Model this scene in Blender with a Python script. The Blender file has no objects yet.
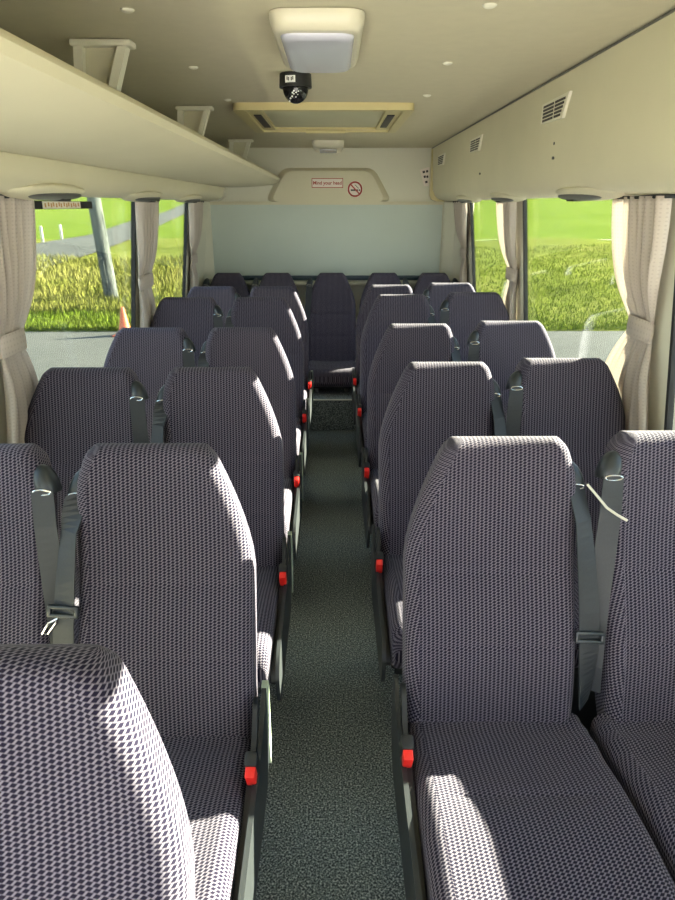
import bpy, bmesh, math, random
from mathutils import Vector, Matrix
random.seed(7)
S = bpy.context.scene
COL = S.collection
PI = math.pi
H = 1.45                       # camera height above the aisle floor
TH = math.radians(20.65)       # camera pitch
YAW = 0.0069

# ------------------------------------------------------------------ helpers
def tag(o, label=None, cat=None, group=None, kind=None):
    if label: o['label'] = label
    if cat: o['category'] = cat
    if group: o['group'] = group
    if kind: o['kind'] = kind
    return o

def empty(name, loc, label=None, cat=None, group=None):
    o = bpy.data.objects.new(name, None)
    o.empty_display_size = 0.05
    o.location = loc
    COL.objects.link(o)
    return tag(o, label, cat, group)

def root_loc(o):
    v = Vector((0, 0, 0))
    while o is not None:
        v += Vector(o.location)
        o = o.parent
    return v

class B:
    """collects shapes into ONE mesh"""
    def __init__(s):
        s.bm = bmesh.new()
        s.uv = s.bm.loops.layers.uv.new('UVMap')
    def box(s, c, d, rot=None, bev=0.0, seg=2):
        t = bmesh.new()
        bmesh.ops.create_cube(t, size=1.0)
        for v in t.verts:
            v.co = Vector((v.co.x*d[0], v.co.y*d[1], v.co.z*d[2]))
        if bev > 0:
            bmesh.ops.bevel(t, geom=list(t.edges), offset=bev, segments=seg, profile=0.5, affect='EDGES')
        M = Matrix.Translation(Vector(c))
        if rot is not None: M = M @ rot
        s.merge(t, M)
        return s
    def merge(s, t, M=None):
        if M is not None:
            bmesh.ops.transform(t, matrix=M, verts=list(t.verts))
        mp = {}
        for v in t.verts: mp[v] = s.bm.verts.new(v.co)
        for f in t.faces:
            try: s.bm.faces.new([mp[v] for v in f.verts])
            except ValueError: pass
        t.free()
    def ell(s, c, r, rot=None, seg=24, rings=14, half=None):
        t = bmesh.new()
        bmesh.ops.create_uvsphere(t, u_segments=seg, v_segments=rings, radius=1.0)
        if half == 'low':
            for v in t.verts:
                if v.co.z > 0: v.co.z = 0
        M = Matrix.Translation(Vector(c))
        if rot is not None: M = M @ rot
        M = M @ Matrix.Diagonal((r[0], r[1], r[2], 1))
        s.merge(t, M)
        return s
    def cyl(s, p0, p1, r0, r1=None, n=20):
        p0 = Vector(p0); p1 = Vector(p1); r1 = r0 if r1 is None else r1
        d = p1-p0; q = d.to_track_quat('Z', 'Y').to_matrix()
        a, b = [], []
        for i in range(n):
            an = 2*PI*i/n
            e = q @ Vector((math.cos(an), math.sin(an), 0))
            a.append(s.bm.verts.new(p0+e*r0)); b.append(s.bm.verts.new(p1+e*r1))
        for i in range(n):
            j = (i+1) % n
            s.bm.faces.new((a[i], a[j], b[j], b[i]))
        s.bm.faces.new(a[::-1]); s.bm.faces.new(b)
        return s
    def tube(s, pts, r, n=10, closed=False):
        pts = [Vector(p) for p in pts]
        rings = []
        m = len(pts)
        for i, p in enumerate(pts):
            if closed: d = pts[(i+1) % m]-pts[i-1]
            else: d = pts[min(i+1, m-1)]-pts[max(i-1, 0)]
            q = d.to_track_quat('Z', 'Y').to_matrix()
            rings.append([s.bm.verts.new(p+q @ Vector((math.cos(2*PI*k/n)*r, math.sin(2*PI*k/n)*r, 0))) for k in range(n)])
        for i in range(m if closed else m-1):
            a, b = rings[i], rings[(i+1) % m]
            for k in range(n):
                j = (k+1) % n
                s.bm.faces.new((a[k], a[j], b[j], b[k]))
        if not closed:
            s.bm.faces.new(rings[0][::-1]); s.bm.faces.new(rings[-1])
        return s
    def prism(s, poly, lo, hi, axis='y'):
        """poly of 2D points extruded along axis (y: (x,z); x: (y,z); z: (x,y))"""
        def P(p, t):
            if axis == 'y': return (p[0], t, p[1])
            if axis == 'x': return (t, p[0], p[1])
            return (p[0], p[1], t)
        a = [s.bm.verts.new(P(p, lo)) for p in poly]
        b = [s.bm.verts.new(P(p, hi)) for p in poly]
        n = len(poly)
        for i in range(n):
            j = (i+1) % n
            s.bm.faces.new((a[i], a[j], b[j], b[i]))
        s.bm.faces.new(a[::-1]); s.bm.faces.new(b)
        return s
    def hexa(s, pts):
        """eight corners: bottom four then top four"""
        v = [s.bm.verts.new(p) for p in pts]
        for f in ((3, 2, 1, 0), (4, 5, 6, 7), (0, 1, 5, 4), (1, 2, 6, 5), (2, 3, 7, 6), (3, 0, 4, 7)):
            s.bm.faces.new([v[i] for i in f])
        return s
    def ribbon(s, pts, wid, th=0.0025):
        """pts: (point, width direction) pairs"""
        rings = []
        m = len(pts)
        for i, (p, w) in enumerate(pts):
            p = Vector(p); w = Vector(w).normalized()
            d = Vector(pts[min(i+1, m-1)][0])-Vector(pts[max(i-1, 0)][0])
            nrm = d.cross(w).normalized()
            rings.append([s.bm.verts.new(p+w*wid*a*0.5+nrm*th*b*0.5) for a, b in ((-1, -1), (1, -1), (1, 1), (-1, 1))])
        for i in range(m-1):
            for k in range(4):
                j = (k+1) % 4
                s.bm.faces.new((rings[i][k], rings[i][j], rings[i+1][j], rings[i+1][k]))
        s.bm.faces.new(rings[0][::-1]); s.bm.faces.new(rings[-1])
        return s
    def loft(s, rings, uvs, caps=True):
        n = len(rings[0])
        vs = [[s.bm.verts.new(p) for p in r] for r in rings]
        for i in range(len(rings)-1):
            for k in range(n):
                j = (k+1) % n
                f = s.bm.faces.new((vs[i][k], vs[i][j], vs[i+1][j], vs[i+1][k]))
                qs = (uvs[i][k], uvs[i][k+1], uvs[i+1][k+1], uvs[i+1][k])
                for lp, q in zip(f.loops, qs): lp[s.uv].uv = q
        if caps:
            for r, ix, rev in ((vs[0], 0, True), (vs[-1], -1, False)):
                f = s.bm.faces.new(r[::-1] if rev else r)
                for lp in f.loops: lp[s.uv].uv = (lp.vert.co.x, lp.vert.co.y+uvs[ix][0][1])
        return s
    def build(s, name, mat, parent=None, world=True, smooth=True, angle=40):
        bmesh.ops.recalc_face_normals(s.bm, faces=list(s.bm.faces))
        if parent is not None and world:
            o = root_loc(parent)
            for v in s.bm.verts: v.co -= o
        if smooth:
            ca = math.radians(angle)
            for f in s.bm.faces: f.smooth = True
            for e in s.bm.edges:
                if len(e.link_faces) == 2 and e.calc_face_angle(0) > ca: e.smooth = False
        me = bpy.data.meshes.new(name)
        s.bm.to_mesh(me); s.bm.free()
        ob = bpy.data.objects.new(name, me)
        if mat: me.materials.append(mat)
        COL.objects.link(ob)
        if parent is not None: ob.parent = parent
        return ob

def struct(name, b, mat, parent=None, **k):
    o = b.build(name, mat, parent, **k)
    if parent is None: o['kind'] = 'structure'
    return o

def copy_tree(o, parent=None):
    c = o.copy(); COL.objects.link(c)
    if parent is not None: c.parent = parent
    for ch in [x for x in bpy.data.objects if x.parent == o]:
        copy_tree(ch, c)
    return c

def text_mesh(txt, size):
    cu = bpy.data.curves.new('text', 'FONT'); cu.body = txt; cu.size = size
    cu.align_x = 'CENTER'; cu.align_y = 'CENTER'; cu.extrude = 0.0006; cu.offset = size*0.022
    o = bpy.data.objects.new('text', cu); COL.objects.link(o)
    dg = bpy.context.evaluated_depsgraph_get()
    me = bpy.data.meshes.new_from_object(o.evaluated_get(dg))
    bpy.data.objects.remove(o); bpy.data.curves.remove(cu)
    return me

# ------------------------------------------------------------------ materials
def nt(name):
    m = bpy.data.materials.new(name); m.use_nodes = True
    t = m.node_tree; bs = t.nodes['Principled BSDF']
    return m, t, bs
def N(t, ty, **k):
    n = t.nodes.new(ty)
    for a, v in k.items(): setattr(n, a, v)
    return n
def mth(t, op, a, b=None, c=None, clamp=False):
    n = N(t, 'ShaderNodeMath', operation=op); n.use_clamp = clamp
    for i, x in enumerate((a, b, c)):
        if x is None: continue
        if isinstance(x, (int, float)): n.inputs[i].default_value = x
        else: t.links.new(x, n.inputs[i])
    return n.outputs[0]
def plain(name, col, rough=0.6, metal=0.0, noise=0.0, nscale=40, bump=0.0, bscale=200, spec=0.5):
    m, t, bs = nt(name)
    bs.inputs['Base Color'].default_value = (*col, 1)
    bs.inputs['Roughness'].default_value = rough
    bs.inputs['Metallic'].default_value = metal
    bs.inputs['Specular IOR Level'].default_value = spec
    if noise or bump:
        tc = N(t, 'ShaderNodeTexCoord')
    if noise:
        nz = N(t, 'ShaderNodeTexNoise'); nz.inputs['Scale'].default_value = nscale; nz.inputs['Detail'].default_value = 4
        t.links.new(tc.outputs['Object'], nz.inputs['Vector'])
        mx = N(t, 'ShaderNodeMix', data_type='RGBA')
        mx.inputs[6].default_value = (*[c*(1-noise) for c in col], 1)
        mx.inputs[7].default_value = (*[min(1, c*(1+noise)) for c in col], 1)
        t.links.new(nz.outputs[0], mx.inputs[0]); t.links.new(mx.outputs[2], bs.inputs['Base Color'])
    if bump:
        nb = N(t, 'ShaderNodeTexNoise'); nb.inputs['Scale'].default_value = bscale
        t.links.new(tc.outputs['Object'], nb.inputs['Vector'])
        bp = N(t, 'ShaderNodeBump'); bp.inputs['Strength'].default_value = bump; bp.inputs['Distance'].default_value = 0.002
        t.links.new(nb.outputs[0], bp.inputs['Height']); t.links.new(bp.outputs[0], bs.inputs['Normal'])
    return m

def fabric():
    m, t, bs = nt('woven_seat_fabric')
    uv = N(t, 'ShaderNodeUVMap'); uv.uv_map = 'UVMap'
    sp = N(t, 'ShaderNodeSeparateXYZ'); t.links.new(uv.outputs[0], sp.inputs[0])
    u, v = sp.outputs[0], sp.outputs[1]
    # slanted light stitches in a brick like weave
    uu = mth(t, 'DIVIDE', u, 0.0092)
    vq = mth(t, 'ADD', mth(t, 'DIVIDE', v, 0.0066), mth(t, 'MULTIPLY', uu, 0.30))
    q = mth(t, 'FRACT', vq)
    p = mth(t, 'FRACT', mth(t, 'ADD', uu, mth(t, 'MULTIPLY', q, -0.55)))
    dp = mth(t, 'ABSOLUTE', mth(t, 'SUBTRACT', p, 0.5))
    dq = mth(t, 'ABSOLUTE', mth(t, 'SUBTRACT', q, 0.5))
    a = N(t, 'ShaderNodeMapRange'); a.inputs[1].default_value = 0.29; a.inputs[2].default_value = 0.39; t.links.new(dp, a.inputs[0])
    b = N(t, 'ShaderNodeMapRange'); b.inputs[1].default_value = 0.30; b.inputs[2].default_value = 0.44; t.links.new(dq, b.inputs[0])
    mk = mth(t, 'MAXIMUM', a.outputs[0], mth(t, 'MULTIPLY', b.outputs[0], 0.50))
    nz = N(t, 'ShaderNodeTexNoise'); nz.inputs['Scale'].default_value = 900; t.links.new(uv.outputs[0], nz.inputs['Vector'])
    mk = mth(t, 'MULTIPLY', mk, mth(t, 'MULTIPLY_ADD', nz.outputs[0], 0.9, 0.55), clamp=True)
    mx = N(t, 'ShaderNodeMix', data_type='RGBA')
    mx.inputs[6].default_value = (0.007, 0.005, 0.015, 1)
    mx.inputs[7].default_value = (0.152, 0.134, 0.168, 1)
    t.links.new(mk, mx.inputs[0]); t.links.new(mx.outputs[2], bs.inputs['Base Color'])
    bs.inputs['Roughness'].default_value = 0.95
    bs.inputs['Specular IOR Level'].default_value = 0.15
    bs.inputs['Sheen Weight'].default_value = 0.06
    bs.inputs['Sheen Roughness'].default_value = 0.5
    bp = N(t, 'ShaderNodeBump'); bp.inputs['Strength'].default_value = 0.35; bp.inputs['Distance'].default_value = 0.001
    t.links.new(mk, bp.inputs['Height']); t.links.new(bp.outputs[0], bs.inputs['Normal'])
    return m

def carpet():
    m, t, bs = nt('speckled_carpet')
    tc = N(t, 'ShaderNodeTexCoord')
    n1 = N(t, 'ShaderNodeTexNoise'); n1.inputs['Scale'].default_value = 210; n1.inputs['Detail'].default_value = 3
    n2 = N(t, 'ShaderNodeTexNoise'); n2.inputs['Scale'].default_value = 4
    for n in (n1, n2): t.links.new(tc.outputs['Object'], n.inputs['Vector'])
    r = N(t, 'ShaderNodeValToRGB'); e = r.color_ramp.elements
    e[0].position = 0.36; e[0].color = (0.036, 0.045, 0.048, 1)
    e[1].position = 0.70; e[1].color = (0.55, 0.60, 0.58, 1)
    k = e.new(0.52); k.color = (0.165, 0.20, 0.20, 1)
    t.links.new(n1.outputs[0], r.inputs[0])
    mx = N(t, 'ShaderNodeMix', data_type='RGBA', blend_type='MULTIPLY'); mx.inputs[0].default_value = 0.25
    t.links.new(r.outputs[0], mx.inputs[6]); t.links.new(n2.outputs[0], mx.inputs[7])
    t.links.new(mx.outputs[2], bs.inputs['Base Color'])
    bs.inputs['Roughness'].default_value = 0.95; bs.inputs['Specular IOR Level'].default_value = 0.1
    bp = N(t, 'ShaderNodeBump'); bp.inputs['Strength'].default_value = 0.5; bp.inputs['Distance'].default_value = 0.003
    t.links.new(n1.outputs[0], bp.inputs['Height']); t.links.new(bp.outputs[0], bs.inputs['Normal'])
    return m

def curtain_mat():
    m, t, bs = nt('curtain_cloth')
    uv = N(t, 'ShaderNodeUVMap'); uv.uv_map = 'UVMap'
    sp = N(t, 'ShaderNodeSeparateXYZ'); t.links.new(uv.outputs[0], sp.inputs[0])
    a = mth(t, 'MULTIPLY', mth(t, 'ADD', sp.outputs[0], sp.outputs[1]), 2*PI/0.022)
    b = mth(t, 'MULTIPLY', mth(t, 'SUBTRACT', sp.outputs[0], sp.outputs[1]), 2*PI/0.022)
    k = mth(t, 'MULTIPLY', mth(t, 'SINE', a), mth(t, 'SINE', b))
    g = N(t, 'ShaderNodeMapRange'); g.inputs[1].default_value = 0.45; g.inputs[2].default_value = 0.8; t.links.new(k, g.inputs[0])
    mx = N(t, 'ShaderNodeMix', data_type='RGBA')
    mx.inputs[6].default_value = (0.56, 0.49, 0.43, 1); mx.inputs[7].default_value = (0.45, 0.38, 0.33, 1)
    t.links.new(g.outputs[0], mx.inputs[0]); t.links.new(mx.outputs[2], bs.inputs['Base Color'])
    bs.inputs['Roughness'].default_value = 0.9
    tr = N(t, 'ShaderNodeBsdfTranslucent'); tr.inputs[0].default_value = (0.75, 0.70, 0.64, 1)
    ms = N(t, 'ShaderNodeMixShader'); ms.inputs[0].default_value = 0.28
    out = t.nodes['Material Output']
    t.links.new(bs.outputs[0], ms.inputs[1]); t.links.new(tr.outputs[0], ms.inputs[2]); t.links.new(ms.outputs[0], out.inputs[0])
    return m

def glass_mat():
    m = bpy.data.materials.new('window_glass'); m.use_nodes = True
    t = m.node_tree; t.nodes.remove(t.nodes['Principled BSDF'])
    tr = N(t, 'ShaderNodeBsdfTransparent'); tr.inputs[0].default_value = (0.90, 0.95, 0.91, 1)
    gl = N(t, 'ShaderNodeBsdfGlossy'); gl.inputs['Roughness'].default_value = 0.02
    fr = N(t, 'ShaderNodeFresnel'); fr.inputs[0].default_value = 1.3
    ms = N(t, 'ShaderNodeMixShader')
    t.links.new(mth(t, 'MULTIPLY', fr.outputs[0], 0.5), ms.inputs[0])
    t.links.new(tr.outputs[0], ms.inputs[1]); t.links.new(gl.outputs[0], ms.inputs[2])
    t.links.new(ms.outputs[0], t.nodes['Material Output'].inputs[0])
    return m

def asphalt():
    m, t, bs = nt('asphalt')
    tc = N(t, 'ShaderNodeTexCoord')
    n1 = N(t, 'ShaderNodeTexNoise'); n1.inputs['Scale'].default_value = 40; n1.inputs['Detail'].default_value = 6
    n2 = N(t, 'ShaderNodeTexNoise'); n2.inputs['Scale'].default_value = 0.7
    for n in (n1, n2): t.links.new(tc.outputs['Object'], n.inputs['Vector'])
    r = N(t, 'ShaderNodeValToRGB'); e = r.color_ramp.elements
    e[0].position = 0.3; e[0].color = (0.05, 0.052, 0.047, 1); e[1].position = 0.7; e[1].color = (0.085, 0.086, 0.077, 1)
    t.links.new(mth(t, 'MULTIPLY_ADD', n2.outputs[0], 0.5, mth(t, 'MULTIPLY', n1.outputs[0], 0.5)), r.inputs[0])
    t.links.new(r.outputs[0], bs.inputs['Base Color']); bs.inputs['Roughness'].default_value = 0.95
    bs.inputs['Specular IOR Level'].default_value = 0.1
    return m

def grass_mat(name, cols, scale):
    m, t, bs = nt(name)
    tc = N(t, 'ShaderNodeTexCoord')
    n1 = N(t, 'ShaderNodeTexNoise'); n1.inputs['Scale'].default_value = scale; n1.inputs['Detail'].default_value = 8; n1.inputs['Roughness'].default_value = 0.7
    n2 = N(t, 'ShaderNodeTexNoise'); n2.inputs['Scale'].default_value = scale*0.14; n2.inputs['Detail'].default_value = 3
    for n in (n1, n2): t.links.new(tc.outputs['Object'], n.inputs['Vector'])
    r = N(t, 'ShaderNodeValToRGB'); e = r.color_ramp.elements
    e[0].position = 0.33; e[0].color = (*cols[0], 1); e[1].position = 0.66; e[1].color = (*cols[2], 1)
    k = e.new(0.5); k.color = (*cols[1], 1)
    t.links.new(mth(t, 'ADD', mth(t, 'MULTIPLY', n1.outputs[0], 0.6), mth(t, 'MULTIPLY', n2.outputs[0], 0.4)), r.inputs[0])
    t.links.new(r.outputs[0], bs.inputs['Base Color']); bs.inputs['Roughness'].default_value = 1.0
    bs.inputs['Specular IOR Level'].default_value = 0.0
    return m

def wood_pole():
    m, t, bs = nt('weathered_pole')
    tc = N(t, 'ShaderNodeTexCoord'); mp = N(t, 'ShaderNodeMapping'); mp.inputs['Scale'].default_value = (12, 12, 1.2)
    t.links.new(tc.outputs['Object'], mp.inputs[0])
    n1 = N(t, 'ShaderNodeTexNoise'); n1.inputs['Scale'].default_value = 2; n1.inputs['Detail'].default_value = 6
    t.links.new(mp.outputs[0], n1.inputs['Vector'])
    r = N(t, 'ShaderNodeValToRGB'); e = r.color_ramp.elements
    e[0].position = 0.35; e[0].color = (0.025, 0.03, 0.027, 1); e[1].position = 0.65; e[1].color = (0.11, 0.12, 0.105, 1)
    t.links.new(n1.outputs[0], r.inputs[0]); t.links.new(r.outputs[0], bs.inputs['Base Color'])
    bs.inputs['Roughness'].default_value = 0.9
    return m

M = {}
M['fabric'] = fabric()
M['carpet'] = carpet()
M['curtain'] = curtain_mat()
M['glass'] = glass_mat()
M['asphalt'] = asphalt()
M['cream'] = plain('cream_plastic', (0.62, 0.575, 0.415), 0.55, noise=0.05, nscale=6, bump=0.05, bscale=500)
M['cream_light'] = plain('cream_plastic_light', (0.74, 0.71, 0.58), 0.45)
M['ceiling'] = plain('headliner_cloth', (0.61, 0.56, 0.41), 0.9, noise=0.05, nscale=25, bump=0.15, bscale=600, spec=0.2)
M['hatch'] = plain('yellowed_plastic', (0.58, 0.50, 0.25), 0.45)
M['hatch_panel'] = plain('hatch_lid', (0.52, 0.50, 0.33), 0.4)
M['wall'] = plain('wall_trim', (0.66, 0.64, 0.52), 0.6)
M['black'] = plain('black_plastic', (0.010, 0.011, 0.012), 0.5)
M['rubber'] = plain('black_rubber', (0.012, 0.012, 0.013), 0.7)
M['belt'] = plain('belt_webbing', (0.020, 0.023, 0.027), 0.55, noise=0.25, nscale=300)
M['guide'] = plain('dark_green_grey_plastic', (0.018, 0.023, 0.026), 0.35)
M['pale'] = plain('pale_side_plastic', (0.34, 0.40, 0.30), 0.5)
M['dark_side'] = plain('dark_side_plastic', (0.018, 0.021, 0.023), 0.45)
M['red'] = plain('red_button', (0.75, 0.02, 0.015), 0.35)
M['chrome'] = plain('chrome', (0.8, 0.8, 0.8), 0.2, metal=1.0)
M['white'] = plain('white_plastic', (0.85, 0.85, 0.83), 0.4)
M['offwhite'] = plain('offwhite_lamp_rim', (0.64, 0.60, 0.47), 0.35)
M['diffuser'] = plain('lamp_diffuser', (0.55, 0.55, 0.64), 0.15)
M['blind'] = plain('blind_cloth', (0.54, 0.60, 0.545), 0.9, noise=0.04, nscale=3)
M['navy'] = plain('blue_black_rail', (0.03, 0.055, 0.075), 0.4)
M['sign_white'] = plain('sign_white', (0.78, 0.70, 0.62), 0.5)
M['sign_red'] = plain('sign_red', (0.40, 0.045, 0.03), 0.5)
M['sign_dark'] = plain('sign_dark', (0.03, 0.02, 0.02), 0.5)
M['sticker_amber'] = plain('sticker_amber', (0.50, 0.27, 0.10), 0.5)
M['dome'] = plain('smoked_dome', (0.012, 0.012, 0.013), 0.06)
M['grey'] = plain('grey_plastic', (0.10, 0.10, 0.09), 0.4)
M['metal_dull'] = plain('dull_metal', (0.35, 0.35, 0.34), 0.4, metal=0.8)
M['strip'] = plain('pale_edge_strip', (0.55, 0.53, 0.44), 0.5)
M['bounce_slab'] = plain('bounce_slab_pale', (0.62, 0.60, 0.55), 0.9, noise=0.1, nscale=2, spec=0.1)  # bright colour for the added slab that bounces light indoors
M['orange'] = plain('cone_orange', (0.55, 0.10, 0.03), 0.5)
M['pole'] = wood_pole()
M['grass_l'] = grass_mat('rough_grass', [(0.050, 0.062, 0.010), (0.105, 0.120, 0.022), (0.18, 0.175, 0.050)], 2.2)
M['grass_f'] = grass_mat('field_grass', [(0.060, 0.090, 0.010), (0.085, 0.120, 0.015), (0.115, 0.145, 0.026)], 1.2)
M['blade_y'] = grass_mat('straw_blades', [(0.085, 0.11, 0.018), (0.165, 0.165, 0.038), (0.24, 0.22, 0.075)], 1.5)
M['blade_g'] = grass_mat('green_blades', [(0.055, 0.095, 0.010), (0.110, 0.150, 0.018), (0.17, 0.19, 0.035)], 1.5)

# ------------------------------------------------------------------ camera
cam = bpy.data.cameras.new('camera'); co = bpy.data.objects.new('camera', cam); COL.objects.link(co)
cam.sensor_fit = 'VERTICAL'; cam.sensor_height = 36; cam.lens = 26; cam.clip_start = 0.02; cam.clip_end = 400
co.location = (0, 0, H); co.rotation_euler = (PI/2-TH, 0, -YAW)
S.camera = co

# ------------------------------------------------------------------ the bus body
Y0, Y1 = -0.9, 5.40            # front and rear ends of the shell
SILL, TOPW = 0.74, 1.50
def wx(z):                     # inner face of the side wall (leans in towards the roof)
    return 0.945+(1.46-min(1.46, max(z, SILL)))*0.116

b = B(); b.box((0, (Y0+Y1)/2, -0.03), (2.16, Y1-Y0, 0.06)); struct('floor', b, M['carpet'], smooth=False)
b = B(); b.box((0, (4.235+Y1)/2, 0.1065), (2.02, Y1-4.235, 0.213)); struct('trim_1', b, M['carpet'], smooth=False)
b = B(); b.box((0, 4.236, 0.216), (0.7, 0.02, 0.007), bev=0.002); struct('trim_2', b, M['strip'])
b = B(); b.box((0, Y0-0.03, 1.66), (2.1, 0.06, 0.40)); struct('front_sky_blocker', b, M['wall'], smooth=False)  # unseen front header, added to keep sky light off the seat fronts
# low wheel arch covers under one row on each side
b = B(); b.box((0.60, 3.36, 0.0155), (0.82, 0.66, 0.030)); struct('trim_3', b, M['carpet'], smooth=False)
b = B(); b.box((-0.60, 3.24, 0.0155), (0.82, 0.66, 0.030)); struct('trim_4', b, M['carpet'], smooth=False)
# ceiling slab
b = B(); b.prism([(-1.1, 1.85), (-0.7, 1.853), (0, 1.856), (0.7, 1.853), (1.1, 1.85), (1.1, 1.92), (-1.1, 1.92)], Y0, Y1+0.05)
struct('ceiling', b, M['ceiling'])

gR = [(-0.80, 0.72), (0.94, 1.89), (2.12, 3.46), (3.66, 4.79)]
gL = [(-0.80, 0.70), (0.90, 1.84), (2.00, 3.35), (3.51, 4.55)]
def side_wall(name, sg, gaps):
    b = B()
    def slab(y0, y1, z0, z1):
        pts = []
        for z in (z0, z1):
            xi = wx(z)*sg; xo = (wx(z)+0.014)*sg
            pts += [(xi, y0, z), (xo, y0, z), (xo, y1, z), (xi, y1, z)]
        b.hexa(pts)
    slab(Y0, Y1, 0.0, SILL)
    slab(Y0, Y1, TOPW, 1.85)
    ys = [Y0]+[v for g in gaps for v in g]+[Y1]
    for i in range(0, len(ys), 2):
        slab(ys[i], ys[i+1], SILL, TOPW)
    return struct(name, b, M['wall'], smooth=False)
side_wall('wall_right', 1, gR)
side_wall('wall_left', -1, gL)

wn = 1
for sg, gaps in ((1, gR), (-1, gL)):
    for (y0, y1) in gaps:
        e = bpy.data.objects.new('window_%d' % wn, None); COL.objects.link(e); e['kind'] = 'structure'
        e.location = (sg*wx(1.1), (y0+y1)/2, SILL); wn += 1
        g = B()
        th = 0.015
        def bar(p0, p1, dy):
            # gasket strip, follows the lean of the wall
            (ya, za), (yb, zb) = p0, p1
            pts = []
            for z in (za, zb):
                xi = (wx(z)-0.003)*sg; xo = (wx(z)+0.016)*sg
                pts += [(xi, ya, z), (xo, ya, z), (xo, yb, z), (xi, yb, z)]
            g.hexa(pts)
        bar((y0, SILL), (y0+th, TOPW), 0); bar((y1-th, SILL), (y1, TOPW), 0)
        bar((y0, SILL), (y1, SILL+th), 0); bar((y0, TOPW-0.012), (y1, TOPW), 0)
        g.build('window_gasket', M['rubber'], e, smooth=False)
        p = B(); pts = []
        for z in (SILL+th*0.5, TOPW-0.006):
            xi = (wx(z)+0.006)*sg; xo = (wx(z)+0.010)*sg
            pts += [(xi, y0+th*0.5, z), (xo, y0+th*0.5, z), (xo, y1-th*0.5, z), (xi, y1-th*0.5, z)]
        p.hexa(pts); p.build('glass', M['glass'], e, smooth=False)

# rear wall: solid below, header above, the window opening is covered by the blind
YB = 5.37
b = B()
b.box((0, YB+0.03, 0.45), (2.08, 0.06, 0.90))
b.box((0, YB+0.03, 1.655), (2.08, 0.06, 0.395))
b.box((-0.97, YB+0.03, 1.18), (0.10, 0.06, 0.58)); b.box((0.935, YB+0.03, 1.18), (0.17, 0.06, 0.58))
b.box((-0.05, YB+0.075, 1.18), (2.0, 0.02, 0.60))
struct('wall_rear', b, M['wall'], smooth=False)
# rounded corner posts
for nm, sg, x0 in (('trim_5', -1, 0.945), ('trim_6', 1, 0.86)):
    b = B(); b.prism([(sg*x0, YB), (sg*(x0-0.005), YB-0.03), (sg*(x0+0.01), YB-0.06), (sg*(x0+0.07), YB-0.14), (sg*1.06, YB-0.17), (sg*1.06, YB)], 0.90, 1.47, 'z')
    struct(nm, b, M['wall'])
# ledge under the rear window
b = B(); b.box((-0.03, YB-0.035, 0.865), (1.9, 0.07, 0.03), bev=0.006); struct('trim_7', b, M['wall'])
# raised bulkhead panel
def rounded(poly, r, n=5):
    out = []
    m = len(poly)
    for i in range(m):
        p = Vector(poly[i]); a = Vector(poly[i-1]); c = Vector(poly[(i+1) % m])
        d1 = (a-p).normalized(); d2 = (c-p).normalized()
        rr = min(r, (a-p).length*0.45, (c-p).length*0.45)
        s0 = p+d1*rr; s1 = p+d2*rr
        for k in range(n+1):
            t = k/n
            q = s0*(1-t)**2+p*2*t*(1-t)+s1*t*t
            out.append((q.x, q.y))
    return out
b = B()
pn = rounded([(-0.385, 1.712), (0.315, 1.712), (0.455, 1.475), (-0.52, 1.475)], 0.06)
pm = rounded([(-0.355, 1.690), (0.285, 1.690), (0.405, 1.475), (-0.47, 1.475)], 0.06)
pk = rounded([(-0.362, 1.696), (0.292, 1.696), (0.417, 1.475), (-0.482, 1.475)], 0.06)
b.loft([[(p[0], y, p[1]) for p in P_] for P_, y in ((pn, YB), (pn, YB-0.006), (pk, YB-0.036), (pm, YB-0.042))], [[(0, 0)]*(len(pn)+1)]*4)
struct('trim_8', b, M['cream'], angle=25)
b = B(); b.prism(rounded([(-0.95, 1.475), (0.88, 1.475), (0.88, 1.452), (-0.95, 1.452)], 0.008), YB-0.034, YB); struct('trim_9', b, M['cream'])

# rear blind
bl = empty('window_blind', (-0.05, YB, 0.91), 'pale blue-grey roller blind pulled down over the rear window behind the back seats', 'blind')
b = B(); b.box((-0.05, YB-0.004, 1.18), (1.80, 0.006, 0.545)); b.build('blind_fabric', M['blind'], bl)
b = B(); b.box((-0.05, YB-0.010, 0.905), (1.80, 0.018, 0.035), bev=0.005); tag(b.build('bottom_rail', M['navy'], bl), 'dark blue bottom rail')

# ------------------------------------------------------------------ left luggage rack
rk = empty('luggage_rack', (-0.6, 2.1, 1.56), 'long cream overhead luggage rack with rounded lip above the left windows', 'rack')
prof = [(-0.425, 1.642), (-0.405, 1.649), (-0.388, 1.644), (-0.378, 1.630), (-0.381, 1.613), (-0.40, 1.600), (-0.44, 1.588), (-0.52, 1.578), (-0.66, 1.572), (-0.80, 1.572),
        (-0.93, 1.572), (-0.93, 1.592), (-0.80, 1.592), (-0.62, 1.594), (-0.50, 1.602), (-0.445, 1.612), (-0.432, 1.628)]
b = B()
rings = []; ys = [Y0, 0, 1, 2, 3, 4, 4.9, 5.06, 5.10, 5.13, 5.145]
cx = sum(p[0] for p in prof)/len(prof)
for y in ys:
    t = max(0, (y-5.06)/0.085)
    k = 0.06*(1-math.sqrt(max(0, 1-t*t)))
    rings.append([(p[0]-k*max(0, (p[0]+0.93)/0.55), y, p[1]) for p in prof])
uvs = [[(0, 0)]*(len(prof)+1) for _ in rings]
b.loft(rings, uvs); b.build('shelf', M['cream'], rk)
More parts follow.
